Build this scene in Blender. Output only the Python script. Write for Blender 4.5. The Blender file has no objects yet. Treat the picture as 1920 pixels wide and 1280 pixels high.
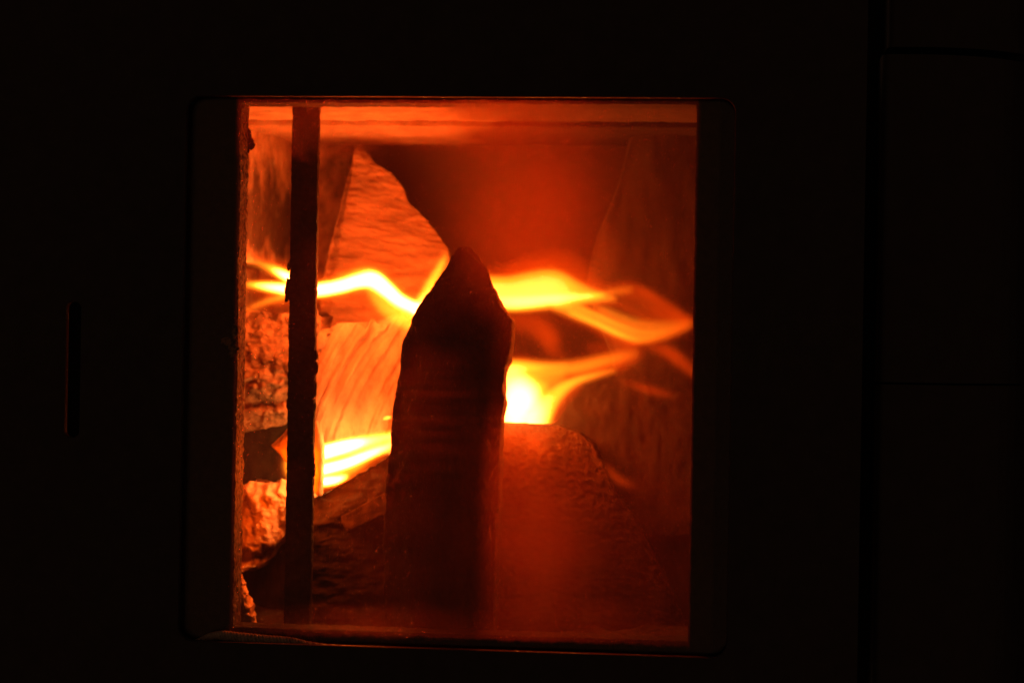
import bpy, bmesh, math
import numpy as np
from mathutils import Vector, Matrix

S = bpy.context.scene
COL = S.collection
# ------------------------------------------------------------------ camera
YAW, ROLL, D, K = math.radians(5.8), math.radians(0.95), 1.5, 0.4 / 1500.0
fwd = Vector((-math.sin(YAW), math.cos(YAW), 0))
rt0, up0 = Vector((math.cos(YAW), math.sin(YAW), 0)), Vector((0, 0, 1))
rgt = rt0 * math.cos(ROLL) + up0 * math.sin(ROLL)
upv = up0 * math.cos(ROLL) - rt0 * math.sin(ROLL)
CAM = -fwd * D
cam = bpy.data.cameras.new('camera')
cam.sensor_width = 36.0
cam.lens = 36.0 / (1920 * K)
cam.clip_start, cam.clip_end = 0.02, 50.0
cam.dof.use_dof = True
cam.dof.focus_distance = D + 0.035
cam.dof.aperture_fstop = 5.0
camo = bpy.data.objects.new('camera', cam)
COL.objects.link(camo)
M = Matrix((rgt, upv, -fwd)).transposed().to_4x4()
M.translation = CAM
camo.matrix_world = M
S.camera = camo

# ------------------------------------------------------------------ world: a room at night
W = bpy.data.worlds.new('World')
S.world = W
W.use_nodes = True
W.node_tree.nodes['Background'].inputs[0].default_value = (1.0, 0.48, 0.28, 1)
W.node_tree.nodes['Background'].inputs[1].default_value = 0.05

# ------------------------------------------------------------------ colour management / sampling
vs = S.view_settings
vs.view_transform, vs.look, vs.exposure, vs.gamma = 'Standard', 'None', 0.0, 1.0
S.render.engine = 'CYCLES'
S.cycles.use_denoising = True
S.cycles.denoising_prefilter = 'ACCURATE'
S.cycles.max_bounces = 6
S.cycles.diffuse_bounces = 3
S.cycles.use_adaptive_sampling = True
S.cycles.adaptive_threshold = 0.02
S.cycles.transparent_max_bounces = 64
S.cycles.volume_bounces = 0
S.cycles.sample_clamp_indirect = 0.15
S.cycles.caustics_refractive = False
S.cycles.caustics_reflective = False


# ------------------------------------------------------------------ helpers
def at(px, py, Y):
    d = fwd + rgt * ((px - 960) * K) + upv * (-(py - 640) * K)
    s = (Y - CAM.y) / d.y
    return CAM + d * s


def ats(px, py, Y):
    """vectorised at()"""
    px, py, Y = np.broadcast_arrays(np.asarray(px, float), np.asarray(py, float), np.asarray(Y, float))
    f, r, u, c = (np.array(v) for v in (fwd, rgt, upv, CAM))
    d = f + (px[..., None] - 960) * K * r - (py[..., None] - 640) * K * u
    s = (Y - c[1]) / d[..., 1]
    return c + d * s[..., None]


# flame lamps: lights added for the fire, some standing before their flame
FIRE = (1.0, 0.080, 0.0014)
FIRE_HOT = (1.0, 0.112, 0.002)
LAMPS = [  # px, py, depth, watts, radius
    (505, 535, 0.150, 0.22, 0.010),
    (610, 543, 0.150, 0.50, 0.012),
    (715, 535, 0.150, 0.65, 0.014),
    (815, 530, 0.165, 0.35, 0.012),
    (985, 550, 0.170, 0.70, 0.016),
    (1090, 560, 0.180, 0.12, 0.016),
    (985, 748, 0.162, 0.75, 0.014),
    (650, 862, 0.112, 0.11, 0.012),
    (562, 888, 0.112, 0.60, 0.010),
]
for px, py, y, w, rad in LAMPS:
    L = bpy.data.lights.new('fire_light', 'POINT')
    L.color, L.energy, L.shadow_soft_size = (FIRE_HOT if py > 800 or px < 520 else FIRE), w, rad
    o = bpy.data.objects.new('fire_light', L)
    o.location = at(px, py, y)
    COL.objects.link(o)


def hash3(ix, iy, iz, seed):
    h = (ix * 374761393 + iy * 668265263 + iz * 2147483647 * 3 + seed * 1274126177) & 0xffffffff
    h = ((h ^ (h >> 13)) * 1274126177) & 0xffffffff
    h = ((h ^ (h >> 16)) * 2246822519) & 0xffffffff
    return ((h ^ (h >> 15)) & 0xffffff) / float(0xffffff)


def vnoise(p, seed=0):
    p = np.asarray(p, float)
    i = np.floor(p).astype(np.int64)
    f = p - i
    f = f * f * (3 - 2 * f)
    r = 0
    for dx in (0, 1):
        for dy in (0, 1):
            for dz in (0, 1):
                w = (f[..., 0] if dx else 1 - f[..., 0]) * (f[..., 1] if dy else 1 - f[..., 1]) * (f[..., 2] if dz else 1 - f[..., 2])
                r = r + w * hash3(i[..., 0] + dx, i[..., 1] + dy, i[..., 2] + dz, seed)
    return r * 2 - 1


def fbm(p, oct=4, seed=0, gain=0.5):
    p = np.asarray(p, float)
    a, s, r = 1.0, 1.0, 0
    for k in range(oct):
        r = r + a * vnoise(p * s + 17.3 * k, seed + k)
        a *= gain
        s *= 2.03
    return r


def smooth(a, b, x):
    t = np.clip((x - a) / (b - a), 0, 1)
    return t * t * (3 - 2 * t)


def mk(name, V, F, mat, parent=None, origin=None, shade=True):
    """one mesh object; vertices given in world space, origin at base (or at the parent's)"""
    V = np.asarray(V, float)
    if parent is not None:
        root = parent
        off = np.zeros(3)
        while root is not None:
            off += np.array(root.location)
            root = root.parent
        loc = np.zeros(3)
    else:
        if origin is None:
            origin = ((V[:, 0].min() + V[:, 0].max()) / 2, (V[:, 1].min() + V[:, 1].max()) / 2, V[:, 2].min())
        off = np.array(origin, float)
        loc = off
    me = bpy.data.meshes.new(name)
    me.from_pydata((V - off).tolist(), [], [tuple(int(i) for i in f) for f in F])
    me.validate()
    if shade:
        me.shade_smooth()
    me.materials.append(mat)
    o = bpy.data.objects.new(name, me)
    o.location = loc
    COL.objects.link(o)
    if parent is not None:
        o.parent = parent
    return o


def tag(o, label, cat, group=None, kind=None):
    if label:
        o['label'] = label
    if cat:
        o['category'] = cat
    if group:
        o['group'] = group
    if kind:
        o['kind'] = kind
    return o


def empty(name, loc):
    o = bpy.data.objects.new(name, None)
    o.location = loc
    o.empty_display_size = 0.02
    COL.objects.link(o)
    return o


def resample(pts, n):
    P = np.array(pts, float)
    d = np.r_[0, np.cumsum(np.linalg.norm(np.diff(P[:, :2], axis=0), axis=1))]
    t = np.linspace(0, d[-1], n)
    return np.stack([np.interp(t, d, P[:, k]) for k in range(P.shape[1])], 1)


def catmull(pts, n):
    P = np.array(pts, float)
    P = np.vstack([2 * P[0] - P[1], P, 2 * P[-1] - P[-2]])
    m = len(P) - 3
    out = []
    for t in np.linspace(0, m - 1e-6, n):
        i = int(t)
        f = t - i
        a, b, c, d = P[i:i + 4]
        out.append(0.5 * (2 * b + (c - a) * f + (2 * a - 5 * b + 4 * c - d) * f * f + (3 * b - a - 3 * c + d) * f ** 3))
    out = np.array(out)
    out[:, 2:] = np.maximum(out[:, 2:], 1e-4)
    return out


def box(x0, x1, y0, y1, z0, z1, n=(1, 1, 1)):
    """closed box with subdivided faces"""
    xs, ys, zs = (np.linspace(a, b, k + 1) for a, b, k in ((x0, x1, n[0]), (y0, y1, n[1]), (z0, z1, n[2])))
    idx, V, F = {}, [], []

    def v(i, j, k):
        if (i, j, k) not in idx:
            idx[(i, j, k)] = len(V)
            V.append((xs[i], ys[j], zs[k]))
        return idx[(i, j, k)]
    a, b, c = n
    for i in range(a):
        for k in range(c):
            F.append((v(i, 0, k), v(i + 1, 0, k), v(i + 1, 0, k + 1), v(i, 0, k + 1)))
            F.append((v(i, b, k), v(i, b, k + 1), v(i + 1, b, k + 1), v(i + 1, b, k)))
    for j in range(b):
        for k in range(c):
            F.append((v(0, j, k), v(0, j, k + 1), v(0, j + 1, k + 1), v(0, j + 1, k)))
            F.append((v(a, j, k), v(a, j + 1, k), v(a, j + 1, k + 1), v(a, j, k + 1)))
    for i in range(a):
        for j in range(b):
            F.append((v(i, j, 0), v(i, j + 1, 0), v(i + 1, j + 1, 0), v(i + 1, j, 0)))
            F.append((v(i, j, c), v(i + 1, j, c), v(i + 1, j + 1, c), v(i, j + 1, c)))
    return np.array(V), F


def rough(V, amp, freq, seed=0, oct=4, gain=0.55):
    """irregular surface: 3-D vector noise"""
    V = np.asarray(V, float)
    fr = np.array(freq if np.ndim(freq) else (freq,) * 3, float)
    d = np.stack([fbm(V * fr + 31.7 * k, oct, seed + 10 * k, gain) for k in range(3)], -1)
    return V + d * amp


def log_mesh(A, B, y0, front, back, nu=60, nv=120, spline=False, jag=0.0):
    """a solid between a left and a right outline (picture px at depth y0), with front(u,v,px,py)
    and back(u,v) giving how far it comes forward of / goes behind that depth, in metres"""
    a = catmull(A, nv) if spline else resample(A, nv)
    b = catmull(B, nv) if spline else resample(B, nv)
    u = (1 - np.cos(np.linspace(0, math.pi, nu))) / 2
    PA, PB = ats(a[:, 0], a[:, 1], y0), ats(b[:, 0], b[:, 1], y0)
    U, Vv = np.meshgrid(u, np.linspace(0, 1, nv))
    px = a[:, None, 0] * (1 - U) + b[:, None, 0] * U
    py = a[:, None, 1] * (1 - U) + b[:, None, 1] * U
    base = PA[:, None, :] * (1 - U[..., None]) + PB[:, None, :] * U[..., None]
    if jag:
        base[..., 2] += jag * fbm(np.stack([px / 13.0, px * 0, px * 0 + jag * 999], -1), 4, 77) * (1 - Vv) ** 6
    fr = base.copy()
    fr[..., 1] -= front(U, Vv, px, py)
    bk = base[:, 1:-1].copy()[:, ::-1]
    bk[..., 1] += back(U, Vv)[:, 1:-1][:, ::-1]
    ring = np.concatenate([fr, bk], 1)
    m = ring.shape[1]
    V = ring.reshape(-1, 3)
    i, j = np.meshgrid(np.arange(nv - 1), np.arange(m), indexing='ij')
    q = np.stack([i * m + j, (i + 1) * m + j, (i + 1) * m + (j + 1) % m, i * m + (j + 1) % m], -1).reshape(-1, 4)
    F = q.tolist()
    c0, c1 = len(V), len(V) + 1
    V = np.vstack([V, ring[0].mean(0), ring[-1].mean(0)])
    for k in range(m):
        F.append((c0, k, (k + 1) % m))
        F.append((c1, (nv - 1) * m + (k + 1) % m, (nv - 1) * m + k))
    return V, F


def dome(amp, p=2.0):
    return lambda U, V, *a: amp * np.clip(1 - np.abs(2 * U - 1) ** p, 0, 1) ** (1 / p)


# ------------------------------------------------------------------ materials
def nt(name):
    m = bpy.data.materials.new(name)
    m.use_nodes = True
    t = m.node_tree
    for n in list(t.nodes):
        t.nodes.remove(n)
    return m, t, t.nodes.new('ShaderNodeOutputMaterial')


def surf(name, c0, c1, scale=60.0, stretch=(1, 1, 1), roughness=0.85, bump=0.4, fine=900.0, c2=None, metallic=0.0, spec=0.3, lo=0.35, hi=0.65, bdist=0.001):
    """two-tone procedural material with relief"""
    m, t, out = nt(name)
    N, L = t.nodes, t.links
    b = N.new('ShaderNodeBsdfPrincipled')
    tc = N.new('ShaderNodeTexCoord')
    mp = N.new('ShaderNodeMapping')
    mp.inputs['Scale'].default_value = stretch
    L.new(tc.outputs['Object'], mp.inputs[0])
    n1 = N.new('ShaderNodeTexNoise')
    n1.inputs['Scale'].default_value = scale
    n1.inputs['Detail'].default_value = 8
    n1.inputs['Roughness'].default_value = 0.65
    L.new(mp.outputs[0], n1.inputs[0])
    cr = N.new('ShaderNodeValToRGB')
    cr.color_ramp.elements[0].position, cr.color_ramp.elements[1].position = lo, hi
    cr.color_ramp.elements[0].color, cr.color_ramp.elements[1].color = (*c0, 1), (*c1, 1)
    if c2:
        e = cr.color_ramp.elements.new(min(0.98, hi + 0.12))
        e.color = (*c2, 1)
    L.new(n1.outputs[0], cr.inputs[0])
    L.new(cr.outputs[0], b.inputs['Base Color'])
    n2 = N.new('ShaderNodeTexNoise')
    n2.inputs['Scale'].default_value = fine
    n2.inputs['Detail'].default_value = 5
    L.new(mp.outputs[0], n2.inputs[0])
    mx = N.new('ShaderNodeMath')
    mx.operation = 'MULTIPLY_ADD'
    mx.inputs[1].default_value = 0.5
    L.new(n2.outputs[0], mx.inputs[0])
    L.new(n1.outputs[0], mx.inputs[2])
    bp = N.new('ShaderNodeBump')
    bp.inputs['Strength'].default_value = bump
    bp.inputs['Distance'].default_value = bdist
    L.new(mx.outputs[0], bp.inputs['Height'])
    L.new(bp.outputs[0], b.inputs['Normal'])
    b.inputs['Roughness'].default_value = roughness
    b.inputs['Metallic'].default_value = metallic
    b.inputs['Specular IOR Level'].default_value = spec
    L.new(b.outputs[0], out.inputs['Surface'])
    return m


def flame_mat(name, col, strength):
    m, t, out = nt(name)
    e = t.nodes.new('ShaderNodeEmission')
    e.inputs[0].default_value = (*col, 1)
    e.inputs[1].default_value = strength
    t.links.new(e.outputs[0], out.inputs['Volume'])
    return m


SE, SC, SH = 60.0, 500.0, 4000.0
MAT = {
    'paint': surf('black_stove_paint', (0.020, 0.019, 0.018), (0.028, 0.026, 0.024), 90, roughness=0.55, bump=0.08, fine=1500, spec=0.25),
    'frame': surf('sooty_steel', (0.012, 0.011, 0.010), (0.03, 0.025, 0.02), 150, roughness=0.8, bump=0.6, fine=1200),
    'rust': surf('scaled_rusty_steel', (0.03, 0.022, 0.015), (0.26, 0.19, 0.12), 260, roughness=0.9, bump=1.0, fine=1800, lo=0.40, hi=0.6),
    'bar': surf('burnt_bar_steel', (0.012, 0.010, 0.009), (0.035, 0.027, 0.02), 200, roughness=0.85, bump=0.8, fine=1500),
    'brick': surf('vermiculite_lining', (0.16, 0.12, 0.08), (0.55, 0.44, 0.32), 22, roughness=0.95, bump=0.5, fine=500, lo=0.36, hi=0.62),
    'backbrick': surf('sooty_vermiculite', (0.14, 0.088, 0.05), (0.42, 0.27, 0.17), 18, roughness=0.95, bump=0.5, fine=450),
    'darkbrick': surf('blackened_vermiculite', (0.03, 0.02, 0.012), (0.09, 0.06, 0.038), 18, roughness=0.95, bump=0.5, fine=450),
    'baffle': surf('pale_vermiculite_baffle', (0.38, 0.30, 0.22), (0.60, 0.48, 0.36), 30, stretch=(1, 1, 1), roughness=0.95, bump=0.4, fine=700),
    'rope': surf('glass_fibre_rope', (0.14, 0.11, 0.08), (0.32, 0.26, 0.19), 300, roughness=0.95, bump=0.6, fine=2500),
    'char': surf('charred_bark', (0.008, 0.006, 0.005), (0.028, 0.020, 0.014), 120, stretch=(1, 1, 0.35), roughness=0.95, bump=1.0, fine=900),
    'split': surf('split_wood', (0.20, 0.135, 0.08), (0.44, 0.31, 0.20), 70, stretch=(0.35, 1, 1.7), roughness=0.95, bump=0.9, fine=700),
    'fibre': surf('split_wood_fibres', (0.22, 0.16, 0.10), (0.46, 0.34, 0.23), 50, stretch=(1, 1, 0.5), roughness=0.95, bump=0.6, fine=900),
    'bark': surf('knobbly_bark', (0.06, 0.04, 0.025), (0.30, 0.21, 0.13), 80, roughness=0.95, bump=1.0, fine=600),
    'pale': surf('ash_dusted_wood', (0.12, 0.085, 0.055), (0.50, 0.38, 0.27), 60, stretch=(1.6, 1, 0.55), roughness=0.95, bump=0.8, fine=700, lo=0.34, hi=0.52),
    'dull': surf('smoked_wood', (0.035, 0.025, 0.016), (0.10, 0.07, 0.045), 50, stretch=(1, 1, 0.3), roughness=0.95, bump=0.7, fine=500),
    'sooted': surf('blackened_wood', (0.014, 0.010, 0.006), (0.05, 0.034, 0.022), 50, stretch=(1, 1, 0.25), roughness=0.95, bump=0.4, fine=500),
    'ash': surf('grey_ash', (0.012, 0.009, 0.007), (0.04, 0.03, 0.024), 70, roughness=1.0, bump=0.9, fine=500),
    'tile': surf('dark_ceramic_tile', (0.014, 0.013, 0.012), (0.021, 0.019, 0.017), 60, roughness=0.5, bump=0.08, fine=900),
    'soot': surf('flaky_soot', (0.010, 0.009, 0.008), (0.03, 0.025, 0.02), 300, roughness=1.0, bump=1.0, fine=1500),
    'veil': flame_mat('flame_veil', (1.0, 0.075, 0.001), SE),
    'core': flame_mat('flame_core', (1.0, 0.29, 0.015), SC),
    'hot': flame_mat('white_hot_core', (1.0, 0.36, 0.12), SH),
}


def glass_material():
    m, t, out = nt('heat_proof_glass')
    N, L = t.nodes, t.links
    tr = N.new('ShaderNodeBsdfTransparent')
    tr.inputs[0].default_value = (0.98, 0.86, 0.70, 1)
    gl = N.new('ShaderNodeBsdfGlossy')
    gl.inputs['Roughness'].default_value = 0.04
    nz = N.new('ShaderNodeTexNoise')
    nz.inputs['Scale'].default_value = 90
    mr = N.new('ShaderNodeMapRange')
    mr.inputs[3].default_value, mr.inputs[4].default_value = 0.02, 0.05
    L.new(nz.outputs[0], mr.inputs[0])
    mix = N.new('ShaderNodeMixShader')
    L.new(mr.outputs[0], mix.inputs[0])
    L.new(tr.outputs[0], mix.inputs[1])
    L.new(gl.outputs[0], mix.inputs[2])
    L.new(mix.outputs[0], out.inputs['Surface'])
    return m


def soot_material():
    """smoke film on the inside of the glass: partly clear, partly scattering"""
    m, t, out = nt('smoke_film')
    N, L = t.nodes, t.links
    at_ = N.new('ShaderNodeAttribute')
    at_.attribute_name = 'soot'
    tc = N.new('ShaderNodeTexCoord')
    nz = N.new('ShaderNodeTexNoise')
    nz.inputs['Scale'].default_value = 700
    nz.inputs['Detail'].default_value = 4
    L.new(tc.outputs['Object'], nz.inputs[0])
    mr = N.new('ShaderNodeMapRange')
    mr.inputs[1].default_value, mr.inputs[2].default_value = 0.3, 0.7
    mr.inputs[3].default_value, mr.inputs[4].default_value = 0.95, 1.05
    L.new(nz.outputs[0], mr.inputs[0])
    mu = N.new('ShaderNodeMath')
    mu.operation = 'MULTIPLY'
    mu.use_clamp = True
    L.new(at_.outputs['Fac'], mu.inputs[0])
    L.new(mr.outputs[0], mu.inputs[1])
    tr = N.new('ShaderNodeBsdfTransparent')
    tl = N.new('ShaderNodeBsdfTranslucent')
    tl.inputs[0].default_value = (0.55, 0.20, 0.07, 1)
    mix = N.new('ShaderNodeMixShader')
    L.new(mu.outputs[0], mix.inputs[0])
    L.new(tr.outputs[0], mix.inputs[1])
    L.new(tl.outputs[0], mix.inputs[2])
    L.new(mix.outputs[0], out.inputs['Surface'])
    return m


def toned(name, c0, c1, cs):
    m = surf(name, c0, c1, 60, roughness=0.95, bump=0.5, fine=500)
    N, L = m.node_tree.nodes, m.node_tree.links
    b = next(n for n in N if n.type == 'BSDF_PRINCIPLED')
    cr = next(n for n in N if n.type == 'VALTORGB')
    a = N.new('ShaderNodeAttribute')
    a.attribute_name = 'patch'
    mx = N.new('ShaderNodeMix')
    mx.data_type = 'RGBA'
    L.new(a.outputs['Fac'], mx.inputs[0])
    L.new(cr.outputs[0], mx.inputs[6])
    mx.inputs[7].default_value = (*cs, 1)
    L.new(mx.outputs[2], b.inputs['Base Color'])
    return m


MAT['toned_brick'] = toned('toned_vermiculite', (0.30, 0.23, 0.16), (0.58, 0.46, 0.34), (0.014, 0.009, 0.006))
MAT['back_lining'] = toned('toned_back_lining', (0.13, 0.08, 0.045), (0.45, 0.28, 0.17), (0.05, 0.03, 0.018))
MAT['glass'] = glass_material()
MAT['film'] = soot_material()

# ------------------------------------------------------------------ the stove
xl = (at(348, 200, 0).x + at(335, 1190, 0).x) / 2
xr = (at(1378, 200, 0).x + at(1363, 1215, 0).x) / 2
zt = (at(445, 180, 0).z + at(1290, 184, 0).z) / 2
zb = (at(400, 1203, 0).z + at(1300, 1230, 0).z) / 2
stove = tag(empty('wood_stove', (0.0, 0.15, -0.36)),
            'black wood burning stove with tall glass door, fire seen behind the glass', 'stove')


def rrect(x0, x1, z0, z1, r, n=8):
    P = []
    for cx, cz, a0 in ((x1 - r, z1 - r, 0), (x0 + r, z1 - r, 90), (x0 + r, z0 + r, 180), (x1 - r, z0 + r, 270)):
        for k in range(n + 1):
            a = math.radians(a0 + 90 * k / n)
            P.append((cx + r * math.cos(a), cz + r * math.sin(a)))
    return P


def plate(outer, holes, y0, y1, bev):
    """plate with holes: front at y0, back at y1, edges rounded off by bev"""
    def inset(P, d):
        P = np.array(P)
        nx, pv = np.roll(P, -1, 0), np.roll(P, 1, 0)
        tg = nx - pv
        tg /= np.linalg.norm(tg, axis=1)[:, None] + 1e-12
        return P + np.stack([-tg[:, 1], tg[:, 0]], 1) * d
    bm = bmesh.new()
    loops_f, loops_b = [], []
    for k, P in enumerate([outer] + holes):
        sgn = 1 if k == 0 else -1
        rows = [(inset(P, sgn * bev), y0), (inset(P, sgn * bev * 0.3), y0 + bev * 0.3), (np.array(P), y0 + bev), (np.array(P), y1)]
        vr = [[bm.verts.new((x, y, z)) for x, z in Q] for Q, y in rows]
        n = len(P)
        for a, b in zip(vr[:-1], vr[1:]):
            for i in range(n):
                bm.faces.new((a[i], a[(i + 1) % n], b[(i + 1) % n], b[i]))
        loops_f.append(vr[0])
        loops_b.append(vr[-1])
    for loops in (loops_f, loops_b):
        ed = []
        for vr in loops:
            for i in range(len(vr)):
                ed.append(bm.edges.get((vr[i], vr[(i + 1) % len(vr)])))
        bmesh.ops.triangle_fill(bm, use_beauty=True, use_dissolve=False, edges=ed)
    bmesh.ops.recalc_face_normals(bm, faces=bm.faces)
    bm.verts.index_update()
    V = [tuple(v.co) for v in bm.verts]
    F = [[v.index for v in f.verts] for f in bm.faces]
    bm.free()
    return V, F


xdoor = (at(1622, 200, 0).x + at(1612, 1200, 0).x) / 2      # right edge of the door
hs0, hs1 = at(121, 820, 0), at(152, 565, 0)
V, F = plate(rrect(-0.52, xdoor, -0.36, 0.33, 0.004, 4),
             [rrect(xl, xr, zb, zt, 0.011), rrect(hs0.x, hs1.x, hs0.z, hs1.z, (hs1.x - hs0.x) * 0.48)], 0.0, 0.006, 0.0012)
door = mk('door', V, F, MAT['paint'], stove, shade=False)
door['label'] = 'black painted door plate with rounded window opening'
# backing of the grip slot
V, F = box(hs0.x - 0.006, hs1.x + 0.006, 0.022, 0.026, hs0.z - 0.006, hs1.z + 0.006)
mk('grip_recess', V, F, MAT['soot'], door, shade=False)

# glass pane and the smoke film on its inner face
V, F = box(xl - 0.008, xr + 0.008, 0.0105, 0.0145, zb - 0.008, zt + 0.008)
mk('glass_pane', V, F, MAT['glass'], door, shade=False)


def soot_field(px, py):
    P = np.stack([px / 60.0, py / 60.0, px * 0], -1)
    n = fbm(P, 5, 3)
    nf = fbm(P * 7, 3, 9)
    streak = fbm(np.stack([px / 120.0, py / 7.0, px * 0], -1), 4, 21)

    def g(cx, cy, rx, ry, p=2.0):
        return np.exp(-(((px - cx) / rx) ** 2 + ((py - cy) / ry) ** 2) ** (p / 2))
    a = 0.022 + 0.010 * n
    # thick deposit along the top of the pane
    a = a + 0.24 * smooth(300, 225, py + 26 * n + 10 * nf) * smooth(1200, 1020, px)
    # wide smoke stain right of centre, and one at the top
    a = a + 0.58 * g(1005, 430, 108, 150) + 0.14 * g(1000, 330, 140, 130) + 0.55 * g(905, 222, 110, 45)
    # right side stays evenly smoked
    a = a + 0.05 * smooth(1060, 1230, px + 10 * n)
    # lower part of the pane
    low = smooth(800, 980, py + 18 * n)
    a = a + 0.05 * low * smooth(560, 760, px)
    a = a + 0.80 * g(1005, 1045, 85, 120) + 0.36 * g(955, 885, 50, 95) + 0.05 * g(1010, 950, 150, 150)
    a = a + 0.30 * smooth(1120, 1180, py + 12 * n) * smooth(470, 560, px) * smooth(1300, 1050, px)
    # speckled wipe marks
    a = a + 0.14 * np.clip(nf + 0.25, 0, 1) * g(990, 820, 110, 40)
    a = a + 0.10 * np.clip(nf + 0.25, 0, 1) * g(735, 890, 40, 60)
    a = a + 0.11 * (1 + 0.4 * streak) * g(825, 775, 85, 125, 4) * (1 - 0.9 * g(860, 632, 200, 16))  # streaked soot over the log; its gap paints shade under the ridge
    a = a * (1 + 0.14 * streak * smooth(560, 760, px) * smooth(640, 780, py))
    a = a * (1 + 0.10 * n)
    a = 0.77 * (1 - np.exp(-np.clip(a, 0, 2) / 0.77))
    return 1 - np.sqrt(1 - a)          # per layer, the deposit has two


gx, gy = np.meshgrid(np.arange(330, 1392, 4.0), np.arange(166, 1244, 4.0))
h, w = gx.shape
i, j = np.meshgrid(np.arange(h - 1), np.arange(w - 1), indexing='ij')
Fg = np.stack([i * w + j, (i + 1) * w + j, (i + 1) * w + j + 1, i * w + j + 1], -1).reshape(-1, 4)
for yy in (0.0150, 0.0154):
    film = mk('smoke_film', ats(gx, gy, yy).reshape(-1, 3), Fg, MAT['film'], door)
    att = film.data.attributes.new('soot', 'FLOAT', 'POINT')
    att.data.foreach_set('value', soot_field(gx, gy).reshape(-1).astype(np.float32))

# inner door frame behind the glass
def rbox(name, p0, p1, y0, y1, mat, n, amp, freq, seed, parent):
    V, F = box(p0[0], p1[0], y0, y1, p0[1], p1[1], n)
    V = rough(V, amp, freq, seed)
    return mk(name, V, F, mat, parent)


YF0, YF1 = 0.0165, 0.046
xs_l = at(441, 640, YF0).x
xs_r = at(1299, 640, YF0).x
z_top = at(900, 194, YF0).z
z_bot = at(900, 1190, YF0).z
rbox('frame_stile', (xl - 0.03, -0.26), (xs_l, 0.215), YF0, YF1, MAT['frame'], (14, 8, 240), 0.0003, 260, 4, door)
rbox('edge_crust', (xs_l - 0.001, -0.25), (xs_l + 0.0008, 0.205), YF0 + 0.0035, YF1 + 0.0005, MAT['rust'], (2, 14, 460), 0.0007, 330, 9, door)
rbox('frame_stile', (xs_r, -0.26), (at(1345, 640, YF0).x, 0.215), YF0, YF1, MAT['frame'], (10, 8, 160), 0.0003, 260, 5, door)
rbox('frame_rail', (xs_l - 0.004, z_top), (xs_r + 0.004, z_top + 0.03), YF0 + 0.0008, YF1 - 0.001, MAT['frame'], (200, 8, 6), 0.0005, 240, 6, door)
rbox('frame_rail', (xs_l - 0.004, z_bot - 0.03), (xs_r + 0.004, z_bot), YF0 + 0.0008, YF1 - 0.001, MAT['soot'], (200, 8, 6), 0.0005, 240, 7, door)
rbox('gap_backing', (xr - 0.02, -0.26), (xr + 0.03, 0.215), 0.034, 0.046, MAT['soot'], (4, 2, 40), 0.0002, 200, 8, door)  # black plate added for the dark of the gap beside the stile


# braided rope seal squeezed out under the glass
def rope(pts, n, strands, turns):
    C = catmull(pts, n)
    P = np.stack([np.array(at(x, y, 0.0078)) for x, y in C[:, :2]])
    R = C[:, 2] * 0.0004
    V, F = [], []
    m = 7
    for s in range(strands):
        ph = 2 * math.pi * s / strands + np.linspace(0, turns * 2 * math.pi, n)
        c = P.copy()
        c[:, 1] += np.cos(ph) * R * 0.36
        c[:, 2] += np.sin(ph) * R * 0.58
        tg = np.gradient(c, axis=0)
        tg /= np.linalg.norm(tg, axis=1)[:, None]
        a = np.cross(tg, (0, 1, 0))
        a /= np.linalg.norm(a, axis=1)[:, None]
        b = np.cross(tg, a)
        o = len(V)
        for k in range(n):
            for q in range(m):
                an = 2 * math.pi * q / m
                V.append(c[k] + (a[k] * math.cos(an) + b[k] * math.sin(an)) * R[k] * 0.42)
        for k in range(n - 1):
            for q in range(m):
                F.append((o + k * m + q, o + k * m + (q + 1) % m, o + (k + 1) * m + (q + 1) % m, o + (k + 1) * m + q))
        F.append([o + q for q in range(m)][::-1])
        F.append([o + (n - 1) * m + q for q in range(m)])
    return rough(np.array(V), 0.00022, 900, 12, 2), F


V, F = rope([(352, 1209, 3), (382, 1196, 6), (410, 1190, 9), (450, 1195, 11), (500, 1200, 11), (545, 1203, 10), (585, 1209, 7), (640, 1213, 5), (700, 1218, 4), (760, 1221, 3), (840, 1224, 1.5)], 700, 3, 24)
mk('rope_seal', V, F, MAT['rope'], door)['label'] = 'frayed braided rope seal bulging under the glass'


# flakes of soot on the frame edge
def flake(px, py, y, rx, rz, ry, seed, parent, mat='soot'):
    bm = bmesh.new()
    bmesh.ops.create_icosphere(bm, subdivisions=3, radius=1.0)
    V = np.array([v.co[:] for v in bm.verts])
    F = [[v.index for v in f.verts] for f in bm.faces]
    bm.free()
    V = V * (1 + 0.45 * fbm(V * 2.2 + seed * 5.1, 4, seed))[:, None]
    c = np.array(at(px, py, y))
    V = c + V * np.array([rx, ry, rz]) * 0.00042
    return mk('soot_flake', V, F, MAT[mat], parent)


for k, (px, py, rx, rz) in enumerate([(463, 254, 7, 12), (467, 270, 10, 13), (452, 222, 3, 8), (446, 234, 4, 10), (452, 325, 3, 6), (451, 372, 3, 7), (448, 412, 3, 9),
                                      (430, 640, 14, 6), (437, 655, 9, 12), (440, 622, 6, 12), (455, 470, 3, 9), (450, 560, 3, 12), (449, 590, 3, 6), (451, 700, 3, 8)]):
    flake(px, py, YF1 - 0.001 if px > 441 else YF0 - 0.0008, rx, rz, 4 if px > 441 else 1.6, k, door, 'soot' if px > 441 else 'rust')

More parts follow.
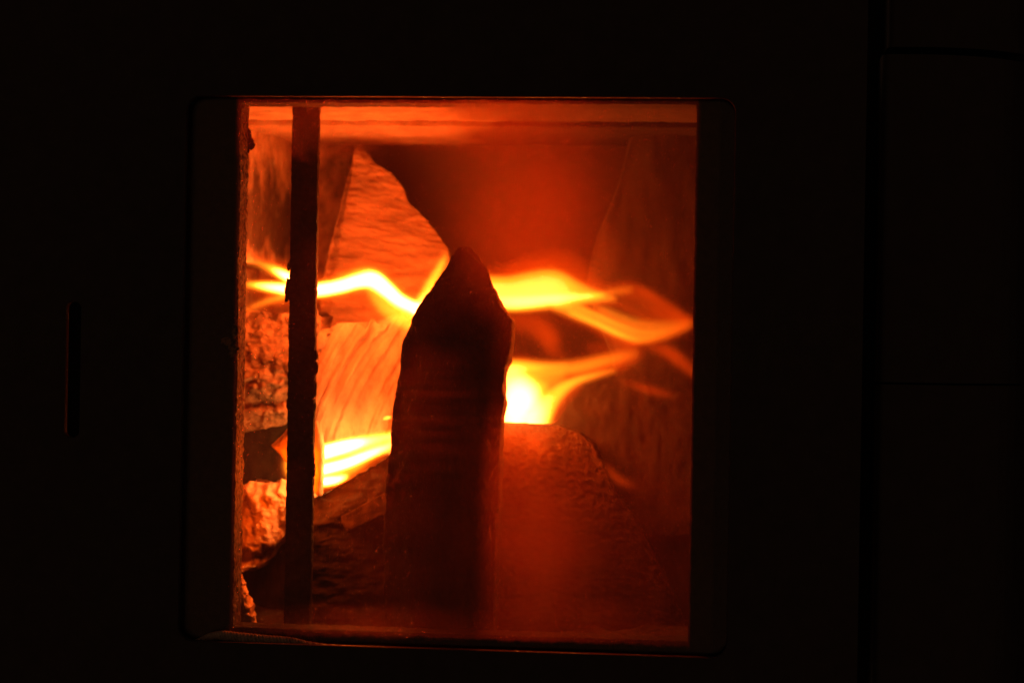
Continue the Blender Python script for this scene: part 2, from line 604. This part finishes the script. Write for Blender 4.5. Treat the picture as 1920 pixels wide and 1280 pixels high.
# vertical bar standing behind the glass
bx0, bx1 = at(541, 640, 0.072).x, at(590, 640, 0.072).x
V, F = box(bx0, bx1, 0.072, 0.080, -0.2515, 0.2125, (16, 4, 420))
edge = smooth(0.006, 0.0, np.minimum(V[:, 0] - bx0, bx1 - V[:, 0]))
V = V + (rough(V, 0.0006, 330, 15, 4) - V) * (0.12 + 0.8 * edge[:, None])
bar = mk('retaining_bar', V, F, MAT['bar'], stove)
bar['label'] = 'sooty upright steel bar behind the glass'
for k, (px, py, rx, rz) in enumerate([(540, 540, 5, 16), (538, 557, 5, 8), (592, 665, 4, 9), (592, 690, 5, 12), (591, 728, 3, 14), (590, 763, 3, 8), (588, 880, 4, 14), (587, 862, 3, 10), (541, 500, 3, 8), (541, 760, 3, 9)]):
    flake(px, py, 0.075, rx, rz, 5, 40 + k, bar, 'bar' if k < 6 else 'rust')

# firebox lining
YB = 0.37
XL, XR = at(482, 640, YB).x, at(1340, 640, 0.05).x + 0.02
ZC, ZF = 0.190, -0.252
zz = [ZF, -0.115, 0.064, ZC]
for k in range(3):
    XI = at(548, 300, YB).x if k == 2 else XL
    V, F = box(XL - 0.025, XI, 0.050, YB, zz[k] + 0.0007, zz[k + 1] - 0.0007, (6, 160, 80))
    V = rough(V, 0.0008, 120, 20 + k)
    o = mk('side_brick', V, F, MAT['toned_brick' if k == 2 else 'brick'], stove)
    if k == 2:      # smoke stain on its face
        n = fbm(V * 45, 5, 28)
        st = smooth(0.165, 0.125, V[:, 2] + 0.022 * n) * smooth(0.075, 0.13, V[:, 1] + 0.03 * n) * smooth(0.062, 0.085, V[:, 2] + 0.012 * n)
        at2 = o.data.attributes.new('patch', 'FLOAT', 'POINT')
        at2.data.foreach_set('value', (0.85 * st).astype(np.float32))
    V, F = box(XR, XR + 0.025, 0.050, YB, zz[k] + 0.0007, zz[k + 1] - 0.0007, (3, 40, 30))
    mk('side_brick', rough(V, 0.0008, 120, 25 + k), F, MAT['backbrick'], stove)
xm = at(1190, 640, YB).x
for a, b, s in ((XL - 0.02, xm - 0.0008, 1), (xm + 0.0008, XR + 0.02, 2)):
    V, F = box(a, b, YB, YB + 0.025, ZF, ZC, (50, 3, 80))
    V = rough(V, 0.0008, 110, 30 + s)
    o = mk('back_brick', V, F, MAT['back_lining'], stove)
    st = smooth(-0.045, 0.02, V[:, 0] - at(720, 640, YB).x + 0.03 * fbm(V * 25, 4, 33))  # back lining gets darker towards the right
    o.data.attributes.new('patch', 'FLOAT', 'POINT').data.foreach_set('value', st.astype(np.float32))
V, F = box(XL - 0.02, XR + 0.02, 0.05, YB + 0.02, ZF - 0.03, ZF, (4, 4, 1))
mk('hearth_plate', V, F, MAT['frame'], stove, shade=False)
# baffle boards over the fire
for a, b, z0, s in ((0.055, 0.168, 0.1835, 1), (0.171, 0.262, 0.1795, 2), (0.266, YB, 0.1835, 3)):
    V, F = box(XL - 0.005, XR + 0.005, a, b, z0, z0 + 0.025, (200, 24, 3))
    V = rough(V, 0.0006, 140, 35 + s)
    o = mk('baffle_board', V, F, MAT['toned_brick'], stove)
    xj = at(790, 220, (a + b) / 2).x
    st = smooth(0.0, 0.075, V[:, 0] - xj + 0.02 * fbm(V * 40, 4, 39)) * 0.9 + (0.25 if s > 1 else 0.0)  # boards darken towards the right, the rear ones overall
    at2 = o.data.attributes.new('patch', 'FLOAT', 'POINT')
    at2.data.foreach_set('value', np.clip(st, 0, 1).astype(np.float32))
V, F = box(XL - 0.03, XR + 0.03, 0.046, YB + 0.03, ZC + 0.024, ZC + 0.03)
mk('firebox_roof', V, F, MAT['frame'], stove, shade=False)

# stove casing right of the door: gap, then a column of rounded dark tiles
xc = at(1645, 640, 0.02).x
zj = [-0.40, at(1670, 718, 0.02).z, at(1670, 105, 0.02).z]
def casing(z0, z1, y_in, x0):
    prof = [(x0, y_in + 0.09), (x0, y_in + 0.006)] + [(x0 + 0.006 - 0.006 * math.cos(a), y_in + 0.006 - 0.006 * math.sin(a)) for a in np.linspace(0.2, math.pi / 2, 6)]
    prof += [(x0 + 0.022 + 0.11 * math.sin(a), y_in + 0.11 - 0.11 * math.cos(a)) for a in np.linspace(0, 1.3, 16)]
    prof += [(x0 + 0.30, y_in + 0.16)]
    n = len(prof)
    V = [(x, y, z0) for x, y in prof] + [(x, y, z1) for x, y in prof]
    F = [(k, k + 1, n + k + 1, n + k) for k in range(n - 1)]
    F += [tuple(range(n))[::-1], tuple(range(n, 2 * n)), (n - 1, 0, n, 2 * n - 1)]
    return V, F
for z0, z1 in ((zj[0], zj[1] - 0.0008), (zj[1] + 0.0008, zj[2])):
    V, F = casing(z0, z1, 0.012, xc)
    mk('casing_tile', V, F, MAT['tile'], stove, shade=False)
V, F = casing(zj[2] + 0.006, 0.34, 0.016, xc + 0.004)
mk('casing_tile', V, F, MAT['tile'], stove, shade=False)
V, F = box(xdoor + 0.001, xc + 0.3, 0.06, 0.2, -0.4, 0.34)
mk('casing_core', V, F, MAT['soot'], stove, shade=False)

# ------------------------------------------------------------------ ash bed
gx, gy = np.meshgrid(np.linspace(XL + 0.001, XR - 0.001, 150), np.linspace(0.052, YB - 0.002, 100))
zz_ = ZF + 0.004 + 0.012 * smooth(0.06, 0.2, gy) + 0.004 * fbm(np.stack([gx * 40, gy * 40, gx * 0], -1), 5, 50)
Vt = np.stack([gx, gy, zz_], -1)
h, w = gx.shape
i, j = np.meshgrid(np.arange(h - 1), np.arange(w - 1), indexing='ij')
Fg = np.stack([i * w + j, i * w + j + 1, (i + 1) * w + j + 1, (i + 1) * w + j], -1).reshape(-1, 4)
tag(mk('ash_bed', Vt.reshape(-1, 3), Fg, MAT['ash']), 'grey ash bed on the firebox floor', 'ash', kind='stuff')

# ------------------------------------------------------------------ the wood
GR = 'firewood in the stove'


def wood(name, V, F, mat, label):
    return tag(mk(name, V, F, MAT[mat]), label, 'log', GR)


# upright pointed log close to the glass
def f_front(U, V, px, py):
    top = smooth(650, 470, py)
    w = np.clip(1 - np.abs(2 * U - 1) ** 3, 0, 1) ** 0.6
    d = 0.006 * w * (1 - 0.9 * top) - 0.040 * top * top
    d += 0.004 * np.exp(-((py - 632 - 14 * (U - 0.5)) / 16) ** 2) * w       # chopped ridge
    d += 0.0025 * np.exp(-((py - 788) / 8) ** 2) * w
    return d
V, F = log_mesh([(850, 458), (838, 474), (820, 507), (800, 545), (770, 598), (757, 635), (749, 690), (741, 745), (735, 800), (731, 850), (724, 920), (720, 1000), (722, 1090), (724, 1200)],
                [(872, 458), (888, 474), (912, 524), (936, 572), (958, 602), (957, 640), (949, 685), (943, 705), (942, 730), (945, 755), (938, 790), (936, 860), (934, 940), (930, 1040), (926, 1110), (922, 1200)],
                0.066, f_front, lambda U, V: 0.032 + 0.045 * np.clip(1 - np.abs(2 * U - 1), 0, 1) * (0.25 + 0.75 * smooth(0, 0.25, V)), 70, 240)
V = rough(V, 0.0011, (170, 170, 70), 60)
wood('split_log', V, F, 'char', 'dark charred log standing upright, its chopped pointed tip in front of the flames')

# tall triangular split log at the back
def f_wedge(U, V, px, py):
    P = np.stack([px / 22.0, (py - 0.16 * px) / 5.5, px * 0], -1)
    d = 0.0014 * fbm(P, 4, 70, 0.6)
    d += 0.006 * smooth(0.0, 0.12, U) - 0.004 * smooth(0.5, 1.0, U)
    return np.maximum(d, 0)
V, F = log_mesh([(667, 280), (658, 312), (645, 360), (632, 410), (622, 450), (614, 482), (606, 530), (598, 600), (594, 680)],
                [(674, 280), (692, 292), (703, 307), (722, 318), (740, 331), (750, 345), (759, 358), (763, 372), (770, 385), (790, 402), (805, 420), (822, 442), (838, 463), (846, 500), (838, 560), (820, 640), (800, 700)],
                0.305, f_wedge, lambda U, V: 0.05 * np.clip(1 - np.abs(2 * U - 1), 0, 1) ** 0.7, 110, 190)
V = rough(V, 0.0008, (130, 130, 260), 71)
wood('split_log', V, F, 'split', 'tall triangular split log at the back, glowing orange above the left flame')

# split face with swept fibres
def f_fibre(U, V, px, py):
    q = 835 - py
    s = (px - 600) - 0.26 * q - 0.00105 * q * q
    g = vnoise(np.stack([s / 8.5, q / 170.0, s * 0], -1), 80)
    g2 = vnoise(np.stack([s / 3.2, q / 90.0, s * 0], -1), 81)
    d = 0.012 * np.clip(1 - np.abs(2 * U - 1) ** 4, 0, 1)
    d += 0.0050 * -np.clip(0.1 - g, 0, 1) ** 1.2 + 0.0005 * g2
    d += 0.010 * smooth(640, 830, py)
    return d
V, F = log_mesh([(588, 628), (590, 670), (588, 740), (590, 800), (592, 850)],
                [(800, 585), (788, 660), (775, 720), (770, 790), (765, 850)],
                0.215, f_fibre, lambda U, V: 0.03 + 0 * U, 150, 130, jag=0.006)
V = rough(V, 0.0004, 300, 82)
wood('split_log', V, F, 'fibre', 'split log with swept curving fibres, between the bar and the pointed log')

# knobbly bark log at the left
def f_bark(U, V, px, py):
    P = np.stack([px / 22.0, py / 16.0, px * 0], -1)
    n = fbm(P, 4, 90)
    return 0.020 * np.clip(1 - np.abs(2 * U - 1) ** 2.5, 0, 1) * (0.4 + 0.6 * np.sin(np.clip(V, 0, 1) * math.pi)) + 0.0036 * np.abs(n) - 0.006 * np.exp(-((py - 752 + 0.1 * (px - 500)) / 12) ** 2)
V, F = log_mesh([(400, 592), (402, 650), (404, 720), (420, 790), (440, 812)],
                [(606, 588), (602, 650), (599, 720), (590, 770), (560, 790)],
                0.215, f_bark, lambda U, V: 0.04 + 0 * U, 110, 130, jag=0.006)
V = rough(V, 0.0016, 150, 91)
wood('bark_log', V, F, 'bark', 'knobbly barked log left behind the bar, below the left flame')

# corner of a block peeping out left of the bar
V, F = log_mesh([(545, 796), (530, 815), (508, 834), (525, 852), (545, 872)], [(592, 790), (600, 815), (604, 840), (603, 880), (600, 930)],
                0.136, dome(0.008, 2.5), lambda U, V: 0.012 + 0 * U, 40, 60)
wood('wood_splinter', rough(V, 0.0006, 180, 95), F, 'fibre', 'small pointed wood corner peeping out left of the bar')

# pale chunk low at the left
def f_chunk(U, V, px, py):
    d = 0.016 * np.clip(1 - np.abs(2 * U - 1) ** 2, 0, 1) * smooth(0, 0.12, V) + 0.002 * fbm(np.stack([px / 12.0, py / 26.0, px * 0], -1), 4, 101)
    return d - 0.012 * smooth(0.70, 0.86, V + 0.02 * np.sin(px / 6)) + 0.010 * smooth(0.86, 0.96, V)
V, F = log_mesh([(430, 910), (425, 960), (424, 1010), (424, 1040), (430, 1072)],
                [(600, 902), (585, 950), (545, 992), (512, 1030), (482, 1068)],
                0.185, f_chunk, lambda U, V: 0.035 + 0 * U, 80, 110, jag=0.0045)
wood('wood_chunk', rough(V, 0.0013, 160, 102), F, 'pale', 'bright ash dusted wood chunk low at the left edge of the glass')

# crumb at the very bottom left
V, F = log_mesh([(425, 1080), (415, 1130), (412, 1160), (415, 1195)], [(449, 1080), (462, 1115), (474, 1155), (478, 1195)],
                0.066, dome(0.006, 2), lambda U, V: 0.012 + 0 * U, 40, 60)
wood('ember_lump', rough(V, 0.0014, 220, 105), F, 'pale', 'small crumbly lump in the lower left corner of the firebox')

# dark log lying across the lower middle
def f_low(U, V, px, py):
    e = py - (935 - 0.55 * (px - 590))
    return 0.012 * smooth(0, 60, e) + 0.0012 * fbm(np.stack([px / 50.0, py / 14.0, px * 0], -1), 4, 111)
V, F = log_mesh([(560, 952), (556, 1000), (556, 1080), (556, 1200)],
                [(790, 822), (800, 900), (805, 1000), (810, 1200)],
                0.145, f_low, lambda U, V: 0.04 + 0 * U, 90, 120)
wood('lying_log', rough(V, 0.001, 150, 112), F, 'char', 'dark log lying low beside the bar under the lower flame')
# solid strip added for a slanting haze reflection across its face
V, F = log_mesh([(640, 968), (642, 980), (652, 996)], [(765, 900), (770, 918), (772, 938)], 0.131, dome(0.006, 2), lambda U, V: 0.012 + 0 * U, 50, 24)
wood('glow_strip', rough(V, 0.0006, 160, 114), F, 'dull', 'short slanting strip standing in for a reflection on the dark lower log')

# dark log tucked in under the left strip
V, F = log_mesh([(400, 800), (398, 900), (398, 1000), (398, 1200)], [(600, 780), (604, 900), (606, 1000), (606, 1200)], 0.250, dome(0.02, 2.5), lambda U, V: 0.05 + 0 * U, 40, 60)
wood('lying_log', rough(V, 0.0014, 120, 117), F, 'char', 'smoke blackened log behind the pale chunk at lower left')

# round log low at the right, the middle flame stands on it
def f_round(U, V, px, py):
    e = np.clip((py - 786 - 0.10 * np.clip(px - 930, 0, None)) / 150.0, 0, 1)
    return 0.052 * np.sqrt(1 - (1 - e) ** 2) * (1 - 0.7 * smooth(0.35, 1.0, U)) + 0.0006 * fbm(np.stack([px / 5.0, py / 4.0, px * 0], -1), 3, 121)
V, F = log_mesh([(900, 790), (896, 860), (892, 940), (890, 1040), (890, 1200)],
                [(1040, 797), (1086, 811), (1112, 834), (1130, 868), (1150, 915), (1185, 965), (1220, 1030), (1255, 1100), (1300, 1200)],
                0.212, f_round, lambda U, V: 0.02 + 0 * U, 110, 150)
wood('round_log', rough(V, 0.0006, 420, 122, 5, 0.7), F, 'dull', 'thick round log low at the right with the middle flame standing on it')

# log behind, right, that the flame bends over
V, F = log_mesh([(1018, 800), (1050, 745), (1090, 716), (1150, 692), (1210, 682), (1290, 690), (1360, 720)],
                [(1030, 1000), (1070, 1000), (1110, 1000), (1170, 1000), (1230, 1000), (1300, 1000), (1370, 1000)],
                0.240, lambda U, V, px, py: 0.012 * np.sqrt(np.clip(U, 0, 1)), lambda U, V: 0.05 * np.sqrt(np.clip(U, 0, 1)), 60, 90)
wood('lying_log', rough(V, 0.0012, 120, 126), F, 'sooted', 'dark humped log behind at the right, under the bent flame')

# smooth log leaning at the right
V, F = log_mesh([(1196, 205), (1180, 262), (1168, 320), (1145, 385), (1122, 440), (1108, 490), (1100, 540), (1118, 600), (1150, 670), (1160, 900), (1160, 1215)],
                [(1400, 205), (1400, 262), (1400, 320), (1400, 385), (1400, 440), (1400, 490), (1400, 540), (1400, 600), (1400, 670), (1400, 900), (1400, 1215)],
                0.265, dome(0.03, 3), lambda U, V: 0.05 + 0 * U, 60, 140)
wood('leaning_log', rough(V, 0.0008, (120, 120, 40), 131), F, 'sooted', 'smooth dark log leaning upright against the right side')


# ------------------------------------------------------------------ flames
def field(strokes, gx, gy):
    f = np.zeros_like(gx)
    neg = np.zeros_like(gx)
    for p, pts in strokes:
        C = catmull(pts, 26 * len(pts))
        s = np.zeros_like(gx)
        sign = 1
        if p < 0:
            sign, p = -1, -p
        for x, y, w_, I in C:
            x0, x1 = np.searchsorted(gx[0], (x - w_, x + w_))
            y0, y1 = np.searchsorted(gy[:, 0], (y - w_, y + w_))
            if x1 <= x0 or y1 <= y0:
                continue
            sl = (slice(y0, y1), slice(x0, x1))
            r2 = ((gx[sl] - x) ** 2 + (gy[sl] - y) ** 2) / (w_ * w_)
            s[sl] = np.maximum(s[sl], I * np.clip(1 - r2, 0, 1) ** p)
        if sign > 0:
            f += s
        else:
            neg += s
    return np.maximum(f - neg, 0)


def blur(f, n):
    for _ in range(n):
        g = np.pad(f, 1)
        f = (g[1:-1, 1:-1] * 4 + g[:-2, 1:-1] * 2 + g[2:, 1:-1] * 2 + g[1:-1, :-2] * 2 + g[1:-1, 2:] * 2 + g[:-2, :-2] + g[2:, :-2] + g[:-2, 2:] + g[2:, 2:]) / 16
    return f


def flame_mesh(strokes, strength, yfn, step=2.5, soft=2, part=None):
    xs, ys, ws = zip(*[(q[0], q[1], q[2]) for p, pts in strokes for q in pts if p > 0])
    m = max(ws) + 14
    gx, gy = np.meshgrid(np.arange(min(xs) - m, max(xs) + m, step), np.arange(min(ys) - m, max(ys) + m, step))
    f = blur(field(strokes, gx, gy), soft)
    if part == 'body':
        f = 9 * (1 - np.exp(-f / 9))
    if part == 'hot':
        f = np.maximum(f - 4, 0)
        f = f * f / (f + 8)
        f[f < 0.15] = 0
    if f.max() <= 0:
        return None, None
    f[0] = f[-1] = 0
    f[:, 0] = f[:, -1] = 0
    t = f / strength
    solid = t > 0.00002
    t = np.where(solid, t + 0.00015, 0)
    Y = yfn(gx, gy)
    P = ats(gx, gy, Y)
    keep = solid.copy()                     # vertices of cells that touch the flame
    cell = solid[:-1, :-1] | solid[1:, :-1] | solid[:-1, 1:] | solid[1:, 1:]
    for a in (slice(None, -1), slice(1, None)):
        for b in (slice(None, -1), slice(1, None)):
            keep[a, b] |= cell
    fi = -np.ones(gx.shape, int)
    fi[keep] = np.arange(keep.sum())
    V = P[keep].copy()
    V[:, 1] -= t[keep] * 0.5
    bi = fi.copy()
    bi[solid] = len(V) + np.arange(solid.sum())
    Vb = P[solid].copy()
    Vb[:, 1] += t[solid] * 0.5
    V = np.vstack([V, Vb])
    i, j = np.nonzero(cell)
    q = lambda I: np.stack([I[i, j], I[i + 1, j], I[i + 1, j + 1], I[i, j + 1]], -1)
    F = np.vstack([q(fi), q(bi)[:, ::-1]])
    return V, F.tolist()


def flame(label, veil, core, yfn, soft=3):
    o = None
    if veil:
        V, F = flame_mesh(veil, SE, yfn, 3.0, soft + 2)
        o = tag(mk('flame', V, F, MAT['veil']), label, 'flame', 'flames of the wood fire')
    if core:
        V, F = flame_mesh(core, SC, yfn, 2.5, soft, 'body')
        if o is None:
            o = tag(mk('flame', V, F, MAT['core']), label, 'flame', 'flames of the wood fire')
        else:
            mk('flame_body', V, F, MAT['core'], o)
        V, F = flame_mesh(core, SH, yfn, 2.5, soft, 'hot')
        if V is not None:
            mk('white_hot_core', V, F, MAT['hot'], o)
    return o


# left flame, running sideways behind the bar
core = [
    (1.1, [(462, 533, 3, 2), (485, 535, 6, 12), (515, 539, 9, 30), (560, 544, 12, 40), (600, 543, 13, 45), (640, 536, 13, 45), (672, 527, 14, 45), (700, 525, 17, 45), (726, 544, 15, 45), (750, 564, 13, 40), (790, 583, 11, 40)]),
    (1.1, [(466, 490, 3, 0.4), (490, 496, 5, 1.5), (512, 505, 7, 8), (540, 519, 9, 40), (572, 535, 11, 40)]),
    (1.0, [(462, 581, 3, 0.5), (490, 569, 4, 1.3), (520, 559, 5, 2.0), (548, 552, 8, 4)]),
    (0.8, [(640, 528, 14, 1.5), (690, 519, 18, 4), (712, 550, 22, 2.5), (735, 573, 27, 3.2), (765, 588, 30, 4.5), (800, 596, 28, 5)]),
    (1.0, [(782, 582, 12, 14), (798, 556, 13, 7), (812, 528, 11, 5), (826, 500, 7, 3.5), (836, 478, 4, 0.8)]),
]
veil = [
    (1.5, [(455, 486, 8, 0.15), (500, 495, 16, 0.4), (545, 515, 26, 0.7), (600, 542, 32, 0.9), (650, 530, 32, 0.8), (700, 520, 36, 0.8), (740, 560, 38, 0.9), (790, 580, 36, 0.9), (815, 530, 24, 0.7), (835, 485, 12, 0.3)]),
    (1.5, [(455, 535, 8, 0.3), (500, 540, 24, 0.5), (560, 545, 30, 0.5)]),
    (1.5, [(456, 583, 6, 0.3), (500, 567, 14, 0.5), (550, 555, 24, 0.5)]),
    (1.2, [(660, 545, 24, 0.25), (700, 575, 36, 0.3), (745, 600, 34, 0.4)]),
]
flame('bright rippling flame on the left, running sideways behind the dark bar', veil, core,
      lambda x, y: 0.150 + 0.008 * np.sin(x / 90.0) + 0.00003 * (y - 540))

# upper right flame with a long tail
core = [
    (0.8, [(885, 535, 22, 4), (925, 546, 29, 7), (960, 550, 34, 7.5), (1000, 545, 37, 8), (1035, 542, 37, 7.5), (1070, 549, 27, 4.5), (1110, 555, 14, 2.4), (1150, 559, 5, 0.8)]),
    (1.0, [(930, 568, 15, 6), (980, 567, 14, 9), (1040, 561, 11, 9), (1095, 556, 7, 5), (1130, 553, 4, 1.5)]),
    (1.0, [(1100, 556, 6, 1.2), (1140, 549, 5, 0.6), (1180, 543, 5, 0.25)]),
    (1.0, [(1045, 572, 13, 2.2), (1085, 585, 14, 2.0), (1130, 604, 12, 1.3), (1170, 624, 12, 0.9), (1205, 632, 12, 0.5), (1245, 625, 10, 0.2), (1285, 612, 6, 0.03)]),
    (1.0, [(1070, 588, 6, 1.2), (1115, 606, 5, 2.6), (1150, 622, 5, 2.8), (1178, 633, 5, 1.5), (1200, 638, 5, 0.7), (1230, 633, 5, 0.2), (1262, 624, 4, 0.02)]),
    (1.0, [(1085, 574, 5, 1.0), (1120, 590, 4, 1.3), (1160, 608, 4, 1.1), (1195, 620, 4, 0.6), (1230, 622, 5, 0.25), (1265, 616, 5, 0.02)]),
    (1.0, [(1110, 572, 3, 0.4), (1150, 588, 3, 0.5), (1190, 603, 4, 0.3), (1225, 608, 5, 0.15), (1260, 608, 5, 0.02)]),
    (1.0, [(1130, 584, 12, 0.35), (1165, 604, 16, 0.5), (1205, 619, 20, 0.5), (1245, 617, 17, 0.38), (1290, 608, 8, 0.15)]),
]
veil = [
    (1.3, [(880, 530, 26, 0.6), (930, 540, 44, 0.8), (1000, 535, 54, 0.8), (1060, 542, 48, 0.8), (1110, 560, 30, 0.6), (1150, 585, 32, 0.4), (1200, 605, 40, 0.35), (1240, 608, 36, 0.4), (1275, 606, 20, 0.5), (1300, 603, 10, 0.3)]),
    (1.5, [(960, 510, 24, 0.2), (1010, 496, 30, 0.4), (1050, 492, 30, 0.45), (1085, 505, 26, 0.35), (1130, 540, 16, 0.3), (1185, 537, 10, 0.35), (1240, 566, 12, 0.4), (1290, 598, 9, 0.35)]),
    (1.5, [(1150, 548, 12, 0.25), (1200, 556, 20, 0.3), (1240, 582, 18, 0.3), (1285, 602, 10, 0.2)]),
    (1.5, [(950, 600, 22, 0.3), (1000, 608, 28, 0.4), (1028, 632, 26, 0.6), (1036, 655, 20, 0.35), (1055, 668, 12, 0.15)]),
    (1.5, [(1070, 580, 24, 0.4), (1130, 615, 24, 0.5), (1190, 640, 14, 0.6), (1240, 630, 14, 0.5), (1290, 612, 10, 0.4)]),
    (-1.3, [(1125, 572, 7, 0.4), (1160, 588, 12, 0.8), (1195, 600, 8, 0.4)]),
    (-1.3, [(1070, 620, 14, 0.5), (1095, 635, 24, 1.0), (1120, 648, 16, 0.6)]),
]
flame('broad yellow flame right of the pointed log, its tail fanning out to the right', veil, core,
      lambda x, y: 0.185 + 0.010 * np.sin((x - 880) / 110.0))

# middle right flame standing on the round log
core = [
    (1.8, [(952, 825, 58, 24), (962, 785, 62, 27), (966, 752, 56, 27), (964, 722, 46, 14), (970, 700, 28, 5), (1020, 694, 16, 2.0), (1080, 689, 16, 1.3), (1130, 677, 14, 0.9), (1165, 668, 12, 0.4), (1190, 663, 8, 0.1)]),
    (0.9, [(1000, 820, 24, 9), (1012, 785, 22, 9), (1030, 752, 18, 6), (1052, 730, 13, 4.5), (1080, 714, 8, 3), (1115, 703, 6, 1.6), (1150, 694, 4, 0.5)]),
    (1.0, [(930, 690, 16, 4), (970, 688, 14, 3.5), (1020, 686, 9, 1.4), (1060, 684, 6, 0.5)]),
    (1.0, [(985, 735, 34, 7), (1010, 720, 22, 2.5), (1050, 706, 15, 0.8)]),
    (0.8, [(985, 815, 44, 4), (992, 780, 42, 4.5), (1000, 752, 34, 4), (1012, 735, 22, 2)]),
]
veil = [
    (1.3, [(945, 820, 66, 0.9), (960, 780, 66, 0.9), (970, 730, 58, 0.9), (1000, 705, 38, 0.9), (1050, 700, 28, 0.9), (1100, 690, 25, 0.9), (1150, 677, 24, 0.8), (1180, 668, 20, 0.5), (1205, 660, 12, 0.1)]),
    (1.3, [(930, 684, 20, 0.6), (980, 680, 18, 0.4)]),
    (1.4, [(1020, 800, 24, 0.6), (1050, 750, 17, 0.6), (1085, 722, 10, 0.4)]),
    (1.5, [(1110, 652, 14, 0.2), (1150, 650, 12, 0.25), (1185, 648, 12, 0.25)]),
]
flame('white hot flame standing on the round log and bending right', veil, core,
      lambda x, y: 0.185 + 0.008 * np.sin((x - 940) / 80.0) + 0.040 * smooth(735, 785, y))

# lower left flame
core = [
    (0.9, [(575, 858, 12, 70), (610, 847, 12, 80), (650, 836, 11, 70), (690, 826, 9, 14), (735, 816, 8, 5)]),
    (0.9, [(575, 886, 8, 70), (610, 879, 8, 80), (650, 868, 7.5, 70), (690, 852, 7, 40), (735, 834, 6, 5)]),
    (0.9, [(580, 904, 6, 50), (610, 902, 7, 60), (630, 899, 6, 50), (650, 893, 4, 8)]),
    (0.5, [(575, 872, 42, 5), (610, 870, 38, 5), (650, 857, 32, 5), (690, 840, 22, 5), (740, 824, 15, 5)]),
    (1.0, [(665, 895, 4, 0.5), (690, 885, 4, 0.8), (715, 876, 3, 0.3)]),
]
veil = [(1.4, [(575, 872, 56, 0.7), (630, 866, 54, 0.8), (690, 842, 40, 0.8), (750, 822, 26, 0.6)]),
        (1.4, [(600, 925, 14, 0.5), (660, 898, 18, 0.5), (720, 870, 14, 0.3)])]
flame('short white and yellow streaked flame low beside the bar', veil, core, lambda x, y: 0.158 + 0.0 * x)

# small dim flames on the right
flame('faint orange flame curl at the right edge of the glass', [(1.3, [(1222, 652, 8, 0.25), (1248, 658, 14, 0.5), (1272, 674, 16, 0.5), (1300, 698, 12, 0.35)])], None, lambda x, y: 0.185 + 0 * x)
flame('thin dim red flame wisp above the humped log', [(1.3, [(1160, 712, 4, 0.1), (1190, 722, 7, 0.25), (1215, 730, 9, 0.4), (1245, 738, 8, 0.25), (1262, 742, 4, 0.1)])], None, lambda x, y: 0.185 + 0 * x)
flame('tiny orange flame at the shoulder of the round log', [(1.3, [(1136, 870, 5, 0.15), (1150, 890, 7, 0.4), (1166, 902, 9, 0.3), (1190, 912, 6, 0.12)])], None, lambda x, y: 0.185 + 0 * x)
flame('tiny glowing spark beside the pointed log above the lower flame', None, [(1.0, [(720, 784, 2.5, 3), (727, 783, 3.5, 8), (733, 781, 2, 3)])], lambda x, y: 0.175 + 0 * x, 0)
